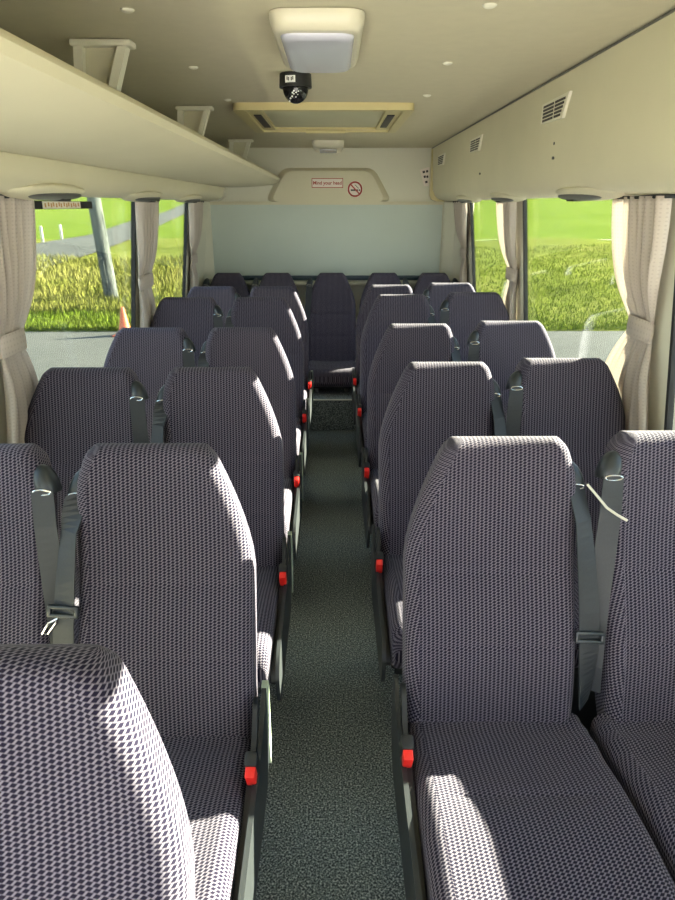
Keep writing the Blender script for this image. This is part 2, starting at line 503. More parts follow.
for y in (1.97, 3.18, 4.70):
    b = B()
    zt = 1.8515
    b.box((-0.60, y, zt-0.008), (0.160, 0.055, 0.016), bev=0.005)          # ceiling foot
    for (xt, xb) in ((-0.545, -0.635), (-0.660, -0.685)):
        b.hexa([(xb-0.012, y-0.018, 1.597), (xb+0.012, y-0.018, 1.597), (xb+0.012, y+0.018, 1.597), (xb-0.012, y+0.018, 1.597),
                (xt-0.012, y-0.018, zt-0.01), (xt+0.012, y-0.018, zt-0.01), (xt+0.012, y+0.018, zt-0.01), (xt-0.012, y+0.018, zt-0.01)])
    br = b.build('bracket', M['cream_light'], rk, smooth=False)
    b = B(); b.prism([(-0.690, 1.60), (-0.640, 1.60), (-0.553, 1.84), (-0.658, 1.84)], y+0.004, y+0.010)
    b.build('bracket_panel', M['cream'], br, smooth=False)
    b = B(); b.cyl((-0.675, y-0.012, 1.79), (-0.60, y-0.012, 1.725), 0.004, n=8); b.cyl((-0.668, y-0.012, 1.635), (-0.62, y-0.012, 1.70), 0.004, n=8)
    b.build('brace', M['grey'], br)
    b = B(); b.cyl((-0.660, y-0.004, 1.67), (-0.660, y+0.004, 1.67), 0.026, n=20); b.build('cover_cap', M['grey'], br)

# ducts under the rack (left) and along the right side
pods = []
dl = empty('air_duct', (-0.88, 2.1, 1.48), 'slim cream wall duct with dark lamp slots under the left luggage rack', 'duct')
b = B(); b.prism([(-0.800, 1.571), (-0.797, 1.54), (-0.803, 1.515), (-0.825, 1.495), (-0.86, 1.482), (-0.944, 1.478), (-0.944, 1.571)], Y0, 5.20)
b.build('duct_body', M['cream'], dl)
b = B(); b.prism([(-0.80, 1.562), (-0.79, 1.556), (-0.793, 1.52), (-0.81, 1.50), (-0.85, 1.478), (-0.93, 1.474), (-0.93, 1.48), (-0.85, 1.49), (-0.80, 1.53)], 5.11, 5.205)
b.build('end_cap', M['cream_light'], dl)

dr = empty('air_duct', (0.86, 2.1, 1.47), 'deep cream overhead duct panel with slanted air vents above the right windows', 'duct')
profR = [(0.744, 1.8495), (0.746, 1.74), (0.752, 1.62), (0.762, 1.545), (0.776, 1.512), (0.80, 1.492), (0.845, 1.482), (0.944, 1.478), (0.944, 1.8495)]
b = B(); b.prism(profR, Y0, 5.335); b.build('duct_body', M['cream'], dr)
b = B(); b.box((0.743, (Y0+5.335)/2, 1.846), (0.004, 5.335-Y0, 0.006)); tag(b.build('edge_seal', M['grey'], dr), 'dark seam strip along the ceiling')
b = B(); b.prism([(0.738, 1.84), (0.738, 1.52), (0.752, 1.49), (0.80, 1.474), (0.85, 1.474), (0.85, 1.48), (0.80, 1.50), (0.756, 1.55), (0.75, 1.84)], 5.28, 5.337)
b.build('end_cap', M['hatch'], dr)
for y, z in ((2.415, 1.747), (3.69, 1.742), (4.83, 1.738)):
    xf = 0.7425+0.004
    fr = B()
    L, Hh = 0.140, 0.035
    outer = [(y-L, z-Hh+0.012), (y-L*0.92, z+Hh+0.006), (y+L*0.60, z+Hh-0.006), (y+L, z-Hh+0.004)]
    outer = [(y-L, z+Hh), (y+L, z+Hh*0.90), (y+L, z-Hh*0.85), (y-L*0.62, z-Hh)]
    fr.prism(outer, xf-0.010, xf+0.004, 'x')
    vent = fr.build('air_vent', M['cream_light'], dr)
    sl = B()
    for c, (ya, yb) in enumerate(((y-L*0.50, y-0.008), (y+0.008, y+L*0.84))):
        for k in range(5):
            zz = z+Hh*0.58-k*Hh*0.31
            y_a = ya+ ((k-4)*0.009 if c == 0 else 0)
            sl.box((xf-0.0105, (y_a+yb)/2, zz), (0.003, yb-y_a, 0.0068))
    tag(sl.build('vent_slot', M['sign_dark'], vent, smooth=False), 'dark louvre slots')
for y, z in ((2.42, 1.60), (2.42, 1.645), (3.6, 1.6)):
    b = B(); b.cyl((0.7485, y, z), (0.7555, y, z), 0.005, n=10); b.build('screw_cap', M['grey'], dr)

def pod(parent, sg, y, x, L=0.27):
    rot = Matrix.Rotation(sg*0.22, 4, 'Y')
    b = B(); b.ell((sg*x, y, 1.487), (0.062, L, 0.020), rot=rot)
    p = b.build('lamp_pod', M['cream'], parent)
    b = B(); b.ell((sg*(x-0.014), y+0.03, 1.4765), (0.034, L*0.72, 0.0125), rot=rot)
    l = b.build('lamp_lens', M['grey'], p)
    b = B(); b.box((sg*(x-0.012), y+L*0.28, 1.4655), (0.030, 0.075, 0.008), bev=0.003); b.build('lamp_knob', M['black'], l)
for y in (1.15, 2.30, 3.35, 4.30): pod(dr, 1, y, 0.838)
for y in (1.00, 2.10, 3.15, 4.15): pod(dl, -1, y, 0.855)

# ------------------------------------------------------------------ ceiling fittings
def rrect(x0, x1, y0, y1, r, n=6): return rounded([(x0, y0), (x1, y0), (x1, y1), (x0, y1)], r, n)
lp = empty('ceiling_lamp', (-0.038, 1.95, 1.853), 'cream ceiling lamp with a greyish white diffuser, nearest the camera', 'lamp')
b = B()
secs = []
for k in range(9):
    a = k/8*PI/2
    i = 0.018*(1-math.cos(a)); dz = 0.040*math.sin(a)
    secs.append([(p[0], p[1], 1.8535-dz) for p in rrect(-0.143+i, 0.074-i, 1.67+i*1.2, 2.15-i*1.0, 0.05)])
b.loft(secs, [[(0, 0)]*(len(secs[0])+1) for _ in secs])
lb = b.build('lamp_body', M['offwhite'], lp)
b = B(); secs = []
for k in range(7):
    a = k/6*PI/2
    i = 0.020*(1-math.cos(a)); dz = 0.014*math.sin(a)
    secs.append([(p[0], p[1], 1.815-dz) for p in rrect(-0.120+i, 0.051-i, 1.705+i, 2.125-i, 0.04)])
b.loft(secs, [[(0, 0)]*(len(secs[0])+1) for _ in secs])
tag(b.build('diffuser', M['diffuser'], lp), 'greyish white plastic diffuser')

lp2 = empty('ceiling_lamp', (-0.03, 5.02, 1.853), 'small pale lamp cover at the rear end of the ceiling behind the roof hatch', 'lamp')
b = B(); secs = []
for k in range(6):
    a = k/5*PI/2
    i = 0.03*(1-math.cos(a)); dz = 0.045*math.sin(a)
    secs.append([(p[0], p[1], 1.8535-dz) for p in rrect(-0.14+i, 0.08-i, 4.76+i, 5.24-i, 0.05)])
b.loft(secs, [[(0, 0)]*(len(secs[0])+1) for _ in secs]); b.build('lamp_body', M['offwhite'], lp2)
b = B(); b.prism(rrect(-0.09, 0.03, 4.90, 5.18, 0.04), 1.802, 1.810, 'z'); b.build('diffuser', M['diffuser'], lp2)

cmx, cmy = -0.122, 2.44
cmr = empty('security_camera', (cmx, cmy, 1.853), 'black dome security camera on the ceiling behind the lamp', 'camera')
b = B(); b.cyl((cmx, cmy, 1.853), (cmx, cmy, 1.813), 0.052, 0.054, n=36); b.build('mount', M['black'], cmr)
b = B(); b.ell((cmx, cmy, 1.813), (0.043, 0.043, 0.047), half='low', seg=32, rings=20); dm = b.build('dome', M['dome'], cmr)
b = B()
for i, (dx, dz) in enumerate(((-0.012, -0.034), (-0.006, -0.029), (0.0, -0.022), (0.007, -0.018), (0.012, -0.023), (0.006, -0.03), (-0.016, -0.041), (0.0, -0.014), (0.014, -0.014), (-0.005, -0.019))):
    k = math.sqrt(max(0, 1-(dx/0.043)**2-(dz/0.047)**2))
    b.ell((cmx+dx-0.004, cmy-0.043*k, 1.813+dz), (0.0028, 0.0012, 0.0028), seg=8, rings=6)
tag(b.build('led', M['white'], dm), 'small white LED dots')
b = B()
for i in range(7):
    a = math.radians(-122+i*5.2)
    b.box((cmx+0.0535*math.cos(a), cmy+0.0535*math.sin(a), 1.832), (0.0008, 0.0055, 0.020), rot=Matrix.Rotation(a, 4, 'Z'))
st = b.build('label_sticker', M['white'], cmr, smooth=False)
b = B()
for i in (1, 2, 4, 5):
    a = math.radians(-122+i*5.2)
    b.box((cmx+0.0545*math.cos(a), cmy+0.0545*math.sin(a), 1.832+0.002*(i % 2)), (0.0008, 0.003, 0.010), rot=Matrix.Rotation(a, 4, 'Z'))
b.build('print_mark', M['sign_dark'], st, smooth=False)

hx0, hx1, hy0, hy1 = -0.425, 0.350, 3.08, 4.02
ht = empty('roof_hatch', (-0.037, 3.55, 1.854), 'yellowed plastic roof hatch frame with a closed panel in the ceiling', 'hatch')
def frame_ring(b, o, i, z0, z1):
    (a0, a1, b0, b1), (c0, c1, d0, d1) = o, i
    n = 4
    po = rrect(a0, a1, b0, b1, 0.035, n); pi_ = rrect(c0, c1, d0, d1, 0.02, n)
    k = len(po)
    V = [[b.bm.verts.new((p[0], p[1], z)) for p in P] for P, z in ((po, z0), (po, z1), (pi_, z1), (pi_, z0))]
    for r in range(4):
        A, C = V[r], V[(r+1) % 4]
        for q in range(k):
            w = (q+1) % k
            b.bm.faces.new((A[q], A[w], C[w], C[q]))
b = B()
frame_ring(b, (hx0, hx1, hy0, hy1), (hx0+0.045, hx1-0.045, hy0+0.045, hy1-0.045), 1.8555, 1.826)
frame_ring(b, (hx0+0.045, hx1-0.045, hy0+0.045, hy1-0.045), (hx0+0.115, hx1-0.115, hy0+0.075, hy1-0.075), 1.8555, 1.836)
b.build('frame', M['hatch'], ht)
b = B(); b.box(((hx0+hx1)/2, (hy0+hy1)/2, 1.851), (hx1-hx0-0.20, hy1-hy0-0.13, 0.007), bev=0.002); b.build('hatch_panel', M['hatch_panel'], ht)
for xs in (hx0+0.082, hx1-0.082):
    b = B(); b.box((xs, (hy0+hy1)/2+0.02, 1.8348), (0.034, 0.50, 0.004)); tag(b.build('slot', M['sign_dark'], ht, smooth=False), 'dark side slot')
b = B(); b.box(((hx0+hx1)/2, hy1-0.055, 1.827), (0.22, 0.05, 0.016), bev=0.006); b.build('latch_handle', M['hatch'], ht)

clips = [(-0.453, 1.69, 'pale round ceiling button nearest the camera on the left'), (-0.435, 2.33, 'pale round ceiling button on the left, second from the camera'),
         (-0.43, 3.0, 'pale round ceiling button on the left, just before the roof hatch'), (0.34, 1.65, 'pale round ceiling button nearest the camera on the right, at the photo top'),
         (0.35, 2.26, 'pale round ceiling button on the right, second from the camera'), (0.372, 2.88, 'pale round ceiling button on the right, beside the roof hatch corner')]
for x, y, lab in clips:
    b = B(); b.ell((x, y, 1.8545), (0.016, 0.016, 0.007)); tag(b.build('ceiling_button', M['cream_light']), lab, 'button', 'ceiling buttons')

# ------------------------------------------------------------------ signs
YS = YB-0.0135
sg = empty('warning_sign', (-0.04, YS-0.03, 1.606), 'red and white sign reading Mind your head on the rear bulkhead', 'sign')
b = B(); b.box((-0.04, YS-0.0295, 1.606), (0.238, 0.003, 0.068)); b.build('border', M['sign_red'], sg, smooth=False)
b = B(); b.box((-0.04, YS-0.0315, 1.606), (0.228, 0.002, 0.058)); b.build('board', M['sign_white'], sg, smooth=False)
tm = text_mesh('Mind your head', 0.0345); tm.materials.append(M['sign_red'])
to = bpy.data.objects.new('lettering', tm); COL.objects.link(to); to.parent = sg
to.rotation_euler = (PI/2, 0, 0); to.location = (0, -0.0030, 0)
ns = empty('no_smoking_sign', (0.170, YS-0.03, 1.563), 'round red and white no smoking sticker right of the bulkhead text sign', 'sign')
def disc(b, c, r, y0, y1, n=40): b.cyl((c[0], y1, c[1]), (c[0], y0, c[1]), r, n=n)
b = B(); disc(b, (0.170, 1.563), 0.059, YS-0.0305, YS-0.028); b.build('disc', M['sign_white'], ns)
b = B(); b.tube([(0.170+0.050*math.cos(2*PI*i/40), YS-0.0305, 1.563+0.050*math.sin(2*PI*i/40)) for i in range(40)], 0.0062, closed=True, n=8); b.build('ring', M['sign_red'], ns)
b = B(); b.box((0.165, YS-0.031, 1.556), (0.055, 0.002, 0.011)); b.box((0.203, YS-0.031, 1.556), (0.010, 0.002, 0.011)); b.tube([(0.195, YS-0.031, 1.567), (0.192, YS-0.031, 1.576), (0.182, YS-0.031, 1.580), (0.178, YS-0.031, 1.588), (0.168, YS-0.031, 1.592)], 0.0025, n=6)
b.build('cigarette', M['sign_dark'], ns, smooth=False)
b = B(); b.box((0.170, YS-0.0325, 1.563), (0.096, 0.002, 0.010), rot=Matrix.Rotation(math.radians(45), 4, 'Y')); b.build('slash', M['sign_red'], ns, smooth=False)
sk = empty('sticker', (0.70, YB-0.01, 1.64), 'white torn sticker with dark print on the bulkhead beside the right duct', 'sticker')
b = B(); b.prism([(0.662, 1.700), (0.735, 1.722), (0.735, 1.585), (0.700, 1.585)], YB-0.004, YB-0.0005); b.build('paper', M['sign_white'], sk, smooth=False)
b = B()
for (x, z, w) in ((0.693, 1.685, 0.018), (0.718, 1.690, 0.016), (0.702, 1.652, 0.016), (0.722, 1.652, 0.014), (0.716, 1.615, 0.018)):
    b.box((x, YB-0.0045, z), (w, 0.002, 0.016), rot=Matrix.Rotation(-0.25, 4, 'Y'))
b.build('print_mark', M['sign_dark'], sk, smooth=False)

ws = empty('window_sticker', (-0.955, 2.42, 1.452), 'black strip sticker with a pale lettered middle along the left window top', 'sticker')
b = B(); b.box((-0.952, 2.42, 1.450), (0.003, 0.66, 0.026)); b.build('strip', M['rubber'], ws, smooth=False)
b = B(); b.box((-0.9498, 2.45, 1.450), (0.002, 0.34, 0.023)); b.build('label_field', M['sign_white'], ws, smooth=False)
b = B()
for k in range(14):
    b.box((-0.9485, 2.30+k*0.0225+(0.004 if k % 3 else 0), 1.450+(0.002 if k % 2 else -0.001)), (0.0012, 0.011, 0.013))
b.build('print_mark', M['sticker_amber'], ws, smooth=False)

# ------------------------------------------------------------------ seats
PHI = math.radians(17.0)
ZB = 0.330       # lower end of the backrest
VL = 0.678       # backrest length
TK = 0.095
def bl2w(x, v, n, z0=ZB):      # backrest local to seat local
    return (x, v*math.sin(PHI)+n*math.cos(PHI), z0+v*math.cos(PHI)-n*math.sin(PHI))

def back_mesh(hw, chL, chR, V=VL, z0=ZB, taper=0.0):
    """chL / chR: (dx, dv) corner cut on the left and right of the backrest"""
    b = B()
    def half(v, ch):
        t = (V-v)/ch[1]
        x = hw
        if t < 1: x -= ch[0]*(1-max(t, 0))**1.5
        if v < 0.10: x -= 0.012*(1-v/0.10)**2
        return x
    rt = 0.032
    vs = [0.0, 0.012, 0.03, 0.06, 0.10, 0.14, 0.18, 0.205, 0.212, 0.219, 0.25, 0.29, 0.33, 0.365, 0.372, 0.379, 0.40, 0.44, 0.48, 0.51, 0.54, 0.565, 0.59, 0.61]
    vs = [v*V/0.672 for v in vs if v*V/0.672 < V-rt]
    rows = [(v, 1.0, 0.0) for v in vs]
    for k in range(9):
        a = k/8*math.radians(86)
        rows.append((V-rt+rt*math.sin(a), math.cos(a), 0.009*(1-math.cos(a))))
    rows[0] = (0.0, 0.75, 0.006)
    rings, uvs = [], []
    nf, nc, nb = 23, 6, 9
    vacc = 0; pv = None
    for (v, kf, ins) in rows:
        xl = -half(min(v, V), chL)+ins; xr = half(min(v, V), chR)-ins
        tk = TK*kf
        n0 = (TK-tk)*0.5*1.0
        r = min(0.030, tk*0.48)
        n1 = n0+tk
        lum = -0.016*math.exp(-((v-0.20)/0.14)**2)+0.006*math.exp(-((v-0.42)/0.1)**2)
        gro = 0.0035*(math.exp(-((v-0.212*V/0.672)/0.005)**2)+math.exp(-((v-0.372*V/0.672)/0.005)**2))
        pts = []
        cxm = (xl+xr)/2; wf = (xr-xl)/2-r
        for i in range(nf):
            s_ = -1+2*i/(nf-1)
            x = cxm+s_*wf
            bol = 0.012*(1-abs(s_)**2.2)*kf
            seam = 0.0025*math.exp(-((abs(s_)-0.90)/0.035)**2)*kf
            pts.append((x, n0+(lum+gro+seam)*kf+bol))
        def corner(cx_, cn, a0, a1, m):
            for i in range(1, m+1):
                a = a0+(a1-a0)*i/(m+1)
                pts.append((cx_+r*math.cos(a), cn+r*math.sin(a)))
        corner(xr-r, n0+r+lum*kf, -PI/2, 0, nc)
        pts.append((xr, n0+r+lum*kf)); pts.append((xr, n1-r))
        corner(xr-r, n1-r, 0, PI/2, nc)
        for i in range(nb):
            pts.append((xr-r-(xr-xl-2*r)*i/(nb-1), n1))
        corner(xl+r, n1-r, PI/2, PI, nc)
        pts.append((xl, n1-r)); pts.append((xl, n0+r+lum*kf))
        corner(xl+r, n0+r+lum*kf, PI, 1.5*PI, nc)
        # arc length u, zero at the middle of the front
        L = [0]
        for i in range(1, len(pts)+1):
            p, q = pts[i-1], pts[i % len(pts)]
            L.append(L[-1]+math.hypot(p[0]-q[0], p[1]-q[1]))
        mid = L[(nf-1)//2]-cxm
        mf = n0+lum*kf
        if pv is not None: vacc += math.hypot(v-pv[0], mf-pv[1])
        pv = (v, mf)
        rings.append([bl2w(x, v, n, z0) for x, n in pts])
        uvs.append([(l-mid, vacc) for l in L])
    b.loft(rings, uvs)
    return b

def cushion_mesh(xl, xr, z0=0.0, Ln=0.475):
    hw = (xl+xr)/2; xc = (xr-xl)/2
    b = B()
    rows = []
    back = 0.035
    th = 0.115
    rf = 0.05
    ys = [back, 0.02, 0.0, -0.02, -0.05, -0.09, -0.13, -0.17, -0.20, -0.207, -0.214, -0.25, -0.30, -0.34, -0.38, -0.41]
    rws = [(y, 1.0) for y in ys]
    for k in range(1, 9):
        a = k/8*math.radians(86)
        rws.append((-(Ln-rf)-rf*math.sin(a), math.cos(a)))
    rings, uvs = [], []
    acc = 0; pv = None
    for (y, kf) in rws:
        t = min(1, max(0, -y/Ln))
        top = z0+0.385+0.030*min(1, t*1.6)-0.010*math.exp(-((y+0.09)/0.06)**2)
        if y > -0.03: top -= 0.010
        gro = 0.004*math.exp(-((y+0.207)/0.006)**2)
        bot = z0+0.285
        zt = top-(1-kf)*0.052; zb = bot+(1-kf)*0.045
        w = hw-0.010*(1-kf)-(0.006 if y > 0 else 0)
        r = min(0.035, (zt-zb)*0.48)
        pts = []
        nf = 19
        for i in range(nf):
            s_ = -1+2*i/(nf-1)
            dip = 0.010*(1-abs(s_)**2.5)*kf
            seam = 0.0025*math.exp(-((abs(s_)-0.90)/0.03)**2)
            pts.append((s_*(w-r), zt-dip*(1-t*0.6)-gro*(abs(s_) < 0.85)-seam))
        for i in range(1, 6):
            a = PI/2-PI/2*i/6
            pts.append((w-r+r*math.cos(a), zt-r+r*math.sin(a)))
        pts.append((w, zt-r)); pts.append((w, zb+0.012)); pts.append((w-0.012, zb))
        for i in range(1, 6): pts.append((w-0.012-(2*w-0.024)*i/6, zb))
        pts.append((-w+0.012, zb)); pts.append((-w, zb+0.012)); pts.append((-w, zt-r))
        for i in range(1, 6):
            a = PI-PI/2*i/6
            pts.append((-w+r+r*math.cos(a), zt-r+r*math.sin(a)))
        L = [0]
        for i in range(1, len(pts)+1):
            p, q = pts[i-1], pts[i % len(pts)]
            L.append(L[-1]+math.hypot(p[0]-q[0], p[1]-q[1]))
        mid = L[(nf-1)//2]
        if pv is not None: acc += math.hypot(y-pv[0], zt-pv[1])
        pv = (y, zt)
        rings.append([(x+xc, y, z) for x, z in pts])
        uvs.append([(l-mid, -acc) for l in L])
    b.loft(rings, uvs)
    return b

def belt_parts(root, s, hw, V, z0, twist, tongue):
    """s: side (+1 / -1) of the seat where the belt hangs"""
    # guide at the upper corner
    vt = V-(0.085 if twist else 0.075)
    xg = s*(hw-(0.004 if twist else 0.004))
    rot = Matrix.Rotation(-PHI, 4, 'X')
    b = B()
    c = bl2w(xg, vt, 0.050 if twist else 0.026, z0)
    secs = []
    for k, (dz, w, d) in enumerate(((-0.028, 0.020, 0.026), (-0.022, 0.023, 0.029), (0.0, 0.022, 0.028), (0.016, 0.018, 0.023), (0.027, 0.011, 0.014), (0.031, 0.004, 0.006))):
        ring = []
        for i in range(16):
            a = 2*PI*i/16
            cx_, sy = math.cos(a), math.sin(a)
            e = 0.6
            px = math.copysign(abs(cx_)**e, cx_)*w; py = math.copysign(abs(sy)**e, sy)*d
            p = rot @ Vector((px-s*dz*0.25, py, dz))
            ring.append((c[0]+p.x, c[1]+p.y, c[2]+p.z))
        secs.append(ring)
    b.loft(secs, [[(0, 0)]*17 for _ in secs])
    g = b.build('belt_guide', M['guide'], root)
    b = B()
    r0 = bl2w(xg+s*0.002, vt-0.026, 0.024 if twist else 0.0, z0)
    b.tube([(r0[0]+0.019*math.cos(2*PI*i/20), r0[1]-0.002, r0[2]+0.006*math.sin(2*PI*i/20)) for i in range(20)], 0.0020, closed=True, n=6)
    b.build('guide_ring', M['chrome'], g)
    # webbing
    def P(x, v, n): return bl2w(x, v, n, z0)
    if twist:       # hangs in front of the gap, turned halfway down
        path = [(P(s*(hw-0.002), vt-0.022, 0.022), (0.9, 0.5, 0)), (P(s*(hw+0.008), vt-0.10, -0.002), (0.85, 0.5*s, 0)), (P(s*(hw+0.014), vt-0.20, -0.012), (0.95, 0.3*s, 0)),
                (P(s*(hw+0.019), vt-0.30, -0.018), (1, 0.1*s, 0)), (P(s*(hw+0.022), vt-0.38, -0.012), (1, 0.15*s, 0)), (P(s*(hw+0.022), 0.14, -0.004), (0.9, 0.5*s, 0)), (P(s*(hw+0.022), 0.075, 0.01), (0.7, 0.8*s, 0))]
    else:
        path = [(P(s*(hw-0.002), vt-0.022, 0.000), (1, 0.1, 0)), (P(s*(hw+0.004), vt-0.10, -0.002), (1, 0.1*s, 0)), (P(s*(hw+0.012), vt-0.20, 0.004), (1, 0.2*s, 0)),
                (P(s*(hw+0.021), vt-0.32, 0.014), (0.95, 0.3*s, 0)), (P(s*(hw+0.028), 0.16, 0.022), (0.9, 0.4*s, 0)), (P(s*(hw+0.028), 0.10, 0.030), (0.9, 0.4*s, 0))]
    # smooth resample
    fine = []
    for i in range(len(path)-1):
        for k in range(6):
            t = k/6
            p = Vector(path[i][0]).lerp(Vector(path[i+1][0]), t); w = Vector(path[i][1]).lerp(Vector(path[i+1][1]), t)
            fine.append((p, w))
    fine.append((Vector(path[-1][0]), Vector(path[-1][1])))
    b = B(); b.ribbon(fine, 0.046, 0.003)
    bt = b.build('seat_belt', M['belt'], root, smooth=False)
    if tongue:
        k = int(len(fine)*0.60) if tongue == 'plain' else int(len(fine)*0.44)
        p = fine[k][0]
        b = B()
        rr = Matrix.Rotation(0.08, 4, 'Y') @ Matrix.Rotation(-PHI, 4, 'X')
        for (dx, dz, sx, sz) in ((0, 0.009, 0.064, 0.009), (0, -0.009, 0.064, 0.009), (-0.028, 0, 0.009, 0.024), (0.028, 0, 0.009, 0.024)):
            q = rr @ Vector((dx, -0.004, dz))
            b.box(Vector(p)+q, (sx, 0.012, sz), rot=rr, bev=0.003)
        tg = b.build('belt_tongue', M['guide'], bt)
        if tongue == 'chrome':
            b = B()
            A = [(-0.012, -0.010, -0.012), (-0.030, -0.014, -0.020), (-0.046, -0.016, -0.045), (-0.034, -0.016, -0.046), (-0.016, -0.012, -0.022)]
            b.tube([Vector(p)+Vector(a) for a in A], 0.0028, closed=True, n=6)
            b.build('tongue_plate', M['chrome'], tg)
    return bt

def make_seat(kind, side):
    """kind aisle / window / rear; side +1 right of the aisle, -1 left"""
    root = empty('bus_seat', (0, 0, 0))
    hw = {'aisle': 0.190, 'window': 0.186, 'rear': 0.183}[kind]
    z0 = 0.0 if kind != 'rear' else -0.235
    zb = ZB+z0
    V = VL+(0.012 if (kind == 'window' and side > 0) else 0)
    if kind == 'rear': V = 0.705
    inner = 0 if kind == 'rear' else (side if kind == 'aisle' else -side)
    big = (0.098, 0.27); small = (0.030, 0.10); wide = (0.080, 0.21)
    if kind == 'aisle': chL, chR = (big, small) if side > 0 else (small, big)
    elif kind == 'window': chL, chR = (small, wide) if side > 0 else (wide, small)
    else: chL = chR = (0.092, 0.25)
    back_mesh(hw, chL, chR, V, zb).build('backrest', M['fabric'], root, angle=55)
    cushion_mesh(hw+(0.029 if inner < 0 else 0), hw+(0.029 if inner > 0 else 0), z0).build('cushion', M['fabric'], root, angle=55)
    # under frame and legs
    b = B()
    zf = 0.262+z0
    if kind != 'rear':
        b.box((0, -0.22, zf), (2*hw-0.03, 0.40, 0.040), bev=0.006)
        b.box((0, 0.028, zf+0.02), (2*hw-0.05, 0.03, 0.10), bev=0.006)
        b.build('seat_frame', M['black'], root)
        for y in (-0.36, -0.06):
            b = B(); b.box((0, y, 0.121), (0.26, 0.035, 0.24), bev=0.004); b.box((0, y, 0.006), (0.30, 0.07, 0.011), bev=0.002); b.build('leg', M['black'], root)
    else:
        b.box((0, -0.20, zf+0.010), (2*hw-0.02, 0.38, 0.022), bev=0.004); b.build('seat_frame', M['black'], root)
        for x in (-0.105, 0.105):
            for y in (-0.37, -0.04):
                b = B(); b.cyl((x, y, 0.0), (x, y, zf+0.004), 0.014, n=12); tag(b.build('leg', M['metal_dull'], root), 'short metal foot')
    if kind == 'aisle':
        a = -side                       # aisle side of the seat
        xo = a*(hw+0.014)
        # outer side cover
        pol = rounded([(0.075, 0.455), (0.045, 0.455), (-0.02, 0.405), (-0.43, 0.375), (-0.47, 0.33), (-0.44, 0.225), (0.02, 0.225), (0.075, 0.30)], 0.03)
        b = B(); b.prism(pol, xo, xo+a*0.010, 'x')
        sp = b.build('side_panel', M['dark_side'], root)
        if side < 0:
            for edge in ([(0.092, 0.458), (0.064, 0.458), (0.070, 0.40), (0.060, 0.30), (0.070, 0.23), (0.092, 0.29)],):
                b = B(); b.prism(rounded(edge, 0.009), xo-0.001, xo+0.013, 'x')
                tag(b.build('panel_edge', M['pale'], sp), 'pale grey-green edge trim')
        b = B()
        xr = a*(hw+0.0075)
        pol = rounded([(0.03, 0.47), (0.00, 0.47), (-0.05, 0.405), (-0.45, 0.335), (-0.46, 0.30), (-0.05, 0.30)], 0.02)
        b.prism(pol, xr-0.0055, xr+0.0055, 'x'); b.build('side_rail', M['black'], root)
        # buckle on its stalk
        bx = a*(hw+0.012)
        rb = Matrix.Rotation(0.45, 4, 'X')
        b = B()
        b.box((bx, -0.108, 0.418), (0.026, 0.030, 0.070), rot=rb, bev=0.006)
        b.box((bx, -0.085, 0.365), (0.014, 0.02, 0.06), rot=rb, bev=0.003)
        bk = b.build('buckle', M['black'], root)
        b = B(); b.box((bx, -0.131, 0.415), (0.020, 0.026, 0.046), rot=rb, bev=0.004)
        tag(b.build('release_button', M['red'], bk), 'red release button')
    if kind == 'rear':
        belt_parts(root, 1 if side > 0 else -1, hw-0.015, V, zb, False, None)
    else:
        s = side if kind == 'aisle' else -side
        tongue = None
        if kind == 'aisle': tongue = 'plain' if side > 0 else 'chrome'
        belt_parts(root, s, hw, V, zb, kind == 'aisle', tongue)
    return root

XA, XW = 0.337, 0.765
rowR = [(1.13, 0, .349, .796), (1.87, 0, .342, .780), (2.61, 0, .340, .795), (3.35, 0.031, .338, .785), (4.09, 0, .338, .785)]
rowL = [(0.39, 0, .362, .80), (1.09, 0, .363, .80), (1.80, 0, .352, .80), (2.52, 0, .349, .79), (3.25, 0.031, .347, .785), (4.00, 0, .346, .785)]
labA_R = ['woven dark seat right of the aisle nearest the camera, sun patch on its cushion',
          'woven dark aisle seat on the right, directly behind the nearest right-hand seat',
          'woven dark aisle seat on the right, third row back from the camera',
          'woven dark aisle seat on the right, fourth row back from the camera',
          'woven dark aisle seat on the right, just in front of the back bench row']
labW_R = ['woven dark window seat at the right photo edge, beside the near belt',
          'woven dark window seat beside the large right curtain, second right row',
          'woven dark window seat under the right middle window, third right row',
          'woven dark window seat beside the middle right curtain, fourth right row',
          'woven dark right window seat with sunlit top just in front of the back row']
labA_L = ['woven dark seat back at the lower left corner, nearest of all to the camera',
          'woven dark aisle seat on the left with a chrome belt tongue, behind the corner seat',
          'woven dark aisle seat on the left, third row back from the camera',
          'woven dark aisle seat on the left, fourth row back from the camera',
          'woven dark aisle seat on the left, fifth row back, second from last before the bench',
          'woven dark aisle seat on the left, just in front of the back bench row']
labW_L = [None, 'woven dark window seat cut off by the left photo edge, with a hanging belt',
          'woven dark window seat beside the large left curtain',
          'woven dark window seat under the left window, behind the traffic cone',
          'woven dark window seat beside the middle left curtain, fifth left row',
          'woven dark left window seat just in front of the back bench row']
labW_L[3] = 'woven dark window seat under the left window that shows the wooden pole'
protos = {}
def seat(kind, side, x, y, z, label, group):
    k = (kind, side)
    if k not in protos:
        protos[k] = make_seat(kind, side); o = protos[k]
    else:
        o = copy_tree(protos[k])
    o.location = (x, y, z)
    tag(o, label, 'bus seat', group)
    return o
for (y, z, XA, XW), la, lw in zip(rowR, labA_R, labW_R):
    s1 = seat('aisle', 1, XA, y, z, la, 'bus seats along the aisle')
    s2 = seat('window', 1, XW, y, z, lw, 'bus seats along the windows')
    if y == rowR[0][0]: firstR = s1
for (y, z, XA, XW), la, lw in zip(rowL, labA_L, labW_L):
    seat('aisle', -1, -XA, y, z, la, 'bus seats along the aisle')
    if lw: seat('window', -1, -XW, y, z, lw, 'bus seats along the windows')
